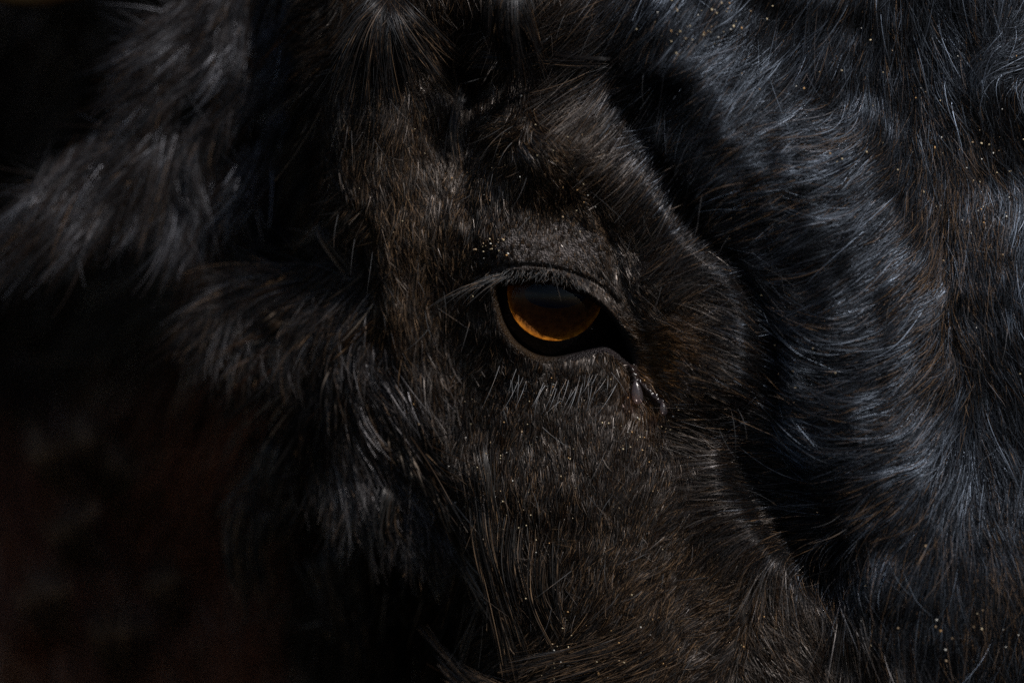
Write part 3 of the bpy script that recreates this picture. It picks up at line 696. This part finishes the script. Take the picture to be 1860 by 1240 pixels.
# ------------------------------------------------------------------ tears
wm, n, l = mat('tear_water'); n.remove(n['Principled BSDF'])
tr = n.new('ShaderNodeBsdfTransparent'); tr.inputs['Color'].default_value = (.92, .84, .82, 1)
gl = n.new('ShaderNodeBsdfGlossy'); gl.inputs['Roughness'].default_value = .24
frn = film(n, l, .06); ms = n.new('ShaderNodeMixShader')
l.new(frn.outputs[0], ms.inputs[0]); l.new(tr.outputs[0], ms.inputs[1]); l.new(gl.outputs[0], ms.inputs[2]); df = n.new('ShaderNodeBsdfDiffuse'); df.inputs['Color'].default_value = (.30, .25, .27, 1); m2 = n.new('ShaderNodeMixShader'); m2.inputs[0].default_value = .10
l.new(ms.outputs[0], m2.inputs[1]); l.new(df.outputs[0], m2.inputs[2]); l.new(m2.outputs[0], n['Material Output'].inputs['Surface'])
wet, n, l = mat('wet_skin'); b = n['Principled BSDF']; b.inputs['Base Color'].default_value = (.020, .013, .012, 1); b.inputs['Roughness'].default_value = .2
tc = n.new('ShaderNodeTexCoord'); nz = n.new('ShaderNodeTexNoise'); nz.inputs['Scale'].default_value = 700; bp = n.new('ShaderNodeBump'); bp.inputs['Distance'].default_value = .0006
l.new(tc.outputs['Object'], nz.inputs['Vector']); l.new(nz.outputs['Fac'], bp.inputs['Height']); l.new(bp.outputs[0], b.inputs['Normal'])

def drop(cx, cy, rx, ry, label, trail):
    h0 = float(look(HG, cx, cy)) + 19
    o_pts = []; nt = 20; a_ = np.linspace(0, 2 * math.pi, 24, endpoint=False)
    for i in range(nt):
        t = i / (nt - 1) * math.pi
        wv = math.sin(t) * (0.55 + .45 * (1 - math.cos(t)) / 2) + .004
        y = -math.cos(t) * ry
        o_pts.append(P(cx + rx * wv * np.cos(a_) + .12 * y, cy + y + 0 * a_, h0 + rx * .9 * wv * np.sin(a_)))
    o = mesh_ob('tear_drop', np.concatenate(o_pts), grid_faces(24, nt, True), wm)
    face_out(o); o['label'] = label; o['category'] = 'tear'; o['group'] = 'tears below the inner corner of the eye'
    tr_ = catmull(trail, 8); rows = []
    a_ = np.linspace(-1, 1, 9)
    for i, q in enumerate(tr_):
        t = i / (len(tr_) - 1); d = tr_[min(i + 1, len(tr_) - 1)] - tr_[max(i - 1, 0)]; d /= np.linalg.norm(d)
        w_ = (6 + 5 * t) * (1 + .25 * math.sin(i * 1.3))
        X = q[0] - d[1] * a_ * w_; Y = q[1] + d[0] * a_ * w_
        rows.append(P(X, Y, look(HG, X, Y) + 9 * (1 - a_ ** 2) + 1.5))
    mesh_ob('wet_trail', np.concatenate(rows), grid_faces(9, len(tr_)), wet, o)
drop(1157, 712, 12.5, 22, 'large round tear hanging on the fur below the eye corner', [(1146,662),(1150,676),(1154,692),(1157,708)])
drop(1205, 742, 9, 12, 'small dark tear lower down beside the big tear', [(1158,690),(1172,706),(1188,722),(1203,738)])

# ------------------------------------------------------------------ dust and sand grains caught in the coat
ico_v = []; 
g_ = (1 + 5 ** .5) / 2
ico_v = np.array([(-1,g_,0),(1,g_,0),(-1,-g_,0),(1,-g_,0),(0,-1,g_),(0,1,g_),(0,-1,-g_),(0,1,-g_),(g_,0,-1),(g_,0,1),(-g_,0,-1),(-g_,0,1)], float); ico_v /= np.linalg.norm(ico_v[0])
ico_f = np.array([(0,11,5),(0,5,1),(0,1,7),(0,7,10),(0,10,11),(1,5,9),(5,11,4),(11,10,2),(10,7,6),(7,1,8),(3,9,4),(3,4,2),(3,2,6),(3,6,8),(3,8,9),(4,9,5),(2,4,11),(6,2,10),(8,6,7),(9,8,1)])
spots = []
def scatter(cx, cy, rx, ry, n_, r0, r1):
    for _ in range(n_):
        spots.append((cx + rng.normal(0, rx), cy + rng.normal(0, ry), rng.uniform(r0, r1)))
scatter(893,448,17,13,20,.8,2.8); scatter(1060,370,30,30,14,1,1.8); scatter(1290,50,50,30,40,.8,2.4); scatter(1210,60,30,30,6,1.5,2.6); scatter(1600,200,90,110,16,1,2)
scatter(1780,300,50,130,40,1,1.8); scatter(1560,120,120,60,12,1,1.8); scatter(880,900,60,80,28,1,2); scatter(750,780,50,90,12,1.2,2.2); scatter(930,980,60,70,16,.8,1.7)
scatter(1040,700,70,14,16,.7,1.3); scatter(1190,790,60,30,50,.8,1.5); scatter(1250,1050,150,110,60,.6,1.1); scatter(1080,1190,90,30,40,.9,1.7); scatter(1000,850,100,60,18,.7,1.4)
scatter(1720,1150,90,40,14,1.5,2.8); scatter(1430,560,60,120,8,1.5,2.2); scatter(750,330,80,120,14,.8,1.6); scatter(980,300,80,50,40,.7,1.3); scatter(1300,700,70,60,24,.8,1.4)
for q in [(1219,57,3.4),(1228,97,3),(1325,6,3),(1322,16,3),(1302,24,3.4),(1581,73,3.4),(1508,279,3),(1663,178,2.6),(1698,268,2.2),(1383,536,3),(1440,674,3),(1783,289,2),(1828,393,2.4),
          (1822,1143,4.4),(1783,1142,3.4),(1708,1145,3),(1681,991,2.6),(1850,1153,3),(743,363,2.6),(905,440,3),(1157,838,1.8)]: spots.append((q[0], q[1], q[2] * .8))
vv, ff, cc = [], [], []
for i, (x, y, r_) in enumerate(spots):
    if x < 560 or float(look(DE, x, y)) < 6: continue
    h0 = float(look(HG, x, y)); fd = fl if float(look(DC, x, y)) < 0 else fr
    h0 += float(fol(fd[2], x, y)) * (.34 if fd is fl else .5) + rng.uniform(0, 6)
    q = ico_v * min(r_ * rng.gamma(6, 1 / 6), 2.1) * rng.uniform(.6, 1.35, (12, 1)) * rng.uniform(.6, 1.4, (1, 3))
    ff.append(ico_f + 12 * len(vv)); vv.append(P(x + q[:, 0], y + q[:, 1], h0 + q[:, 2]))
    c_ = np.array([(.62, .50, .32), (.62, .36, .15), (.75, .72, .66), (.36, .25, .15)][rng.choice(4, p=[.45, .15, .15, .25])]) * rng.uniform(.6, 1.1)
    cc.append(np.tile(np.append(c_, 1), (12, 1)))
dm, n, l = mat('sand_grain'); b = n['Principled BSDF']; b.inputs['Roughness'].default_value = .35
a_ = n.new('ShaderNodeAttribute'); a_.attribute_name = 'tint'; l.new(a_.outputs['Color'], b.inputs['Base Color'])
dust = mesh_ob('dust', np.concatenate(vv), np.concatenate(ff).tolist(), dm)
ca_ = dust.data.color_attributes.new('tint', 'FLOAT_COLOR', 'POINT'); ca_.data.foreach_set('color', np.concatenate(cc).astype(np.float32).ravel())
dust['kind'] = 'stuff'; dust['label'] = 'fine sand grains and dust specks caught in the black fur'; dust['category'] = 'dust'
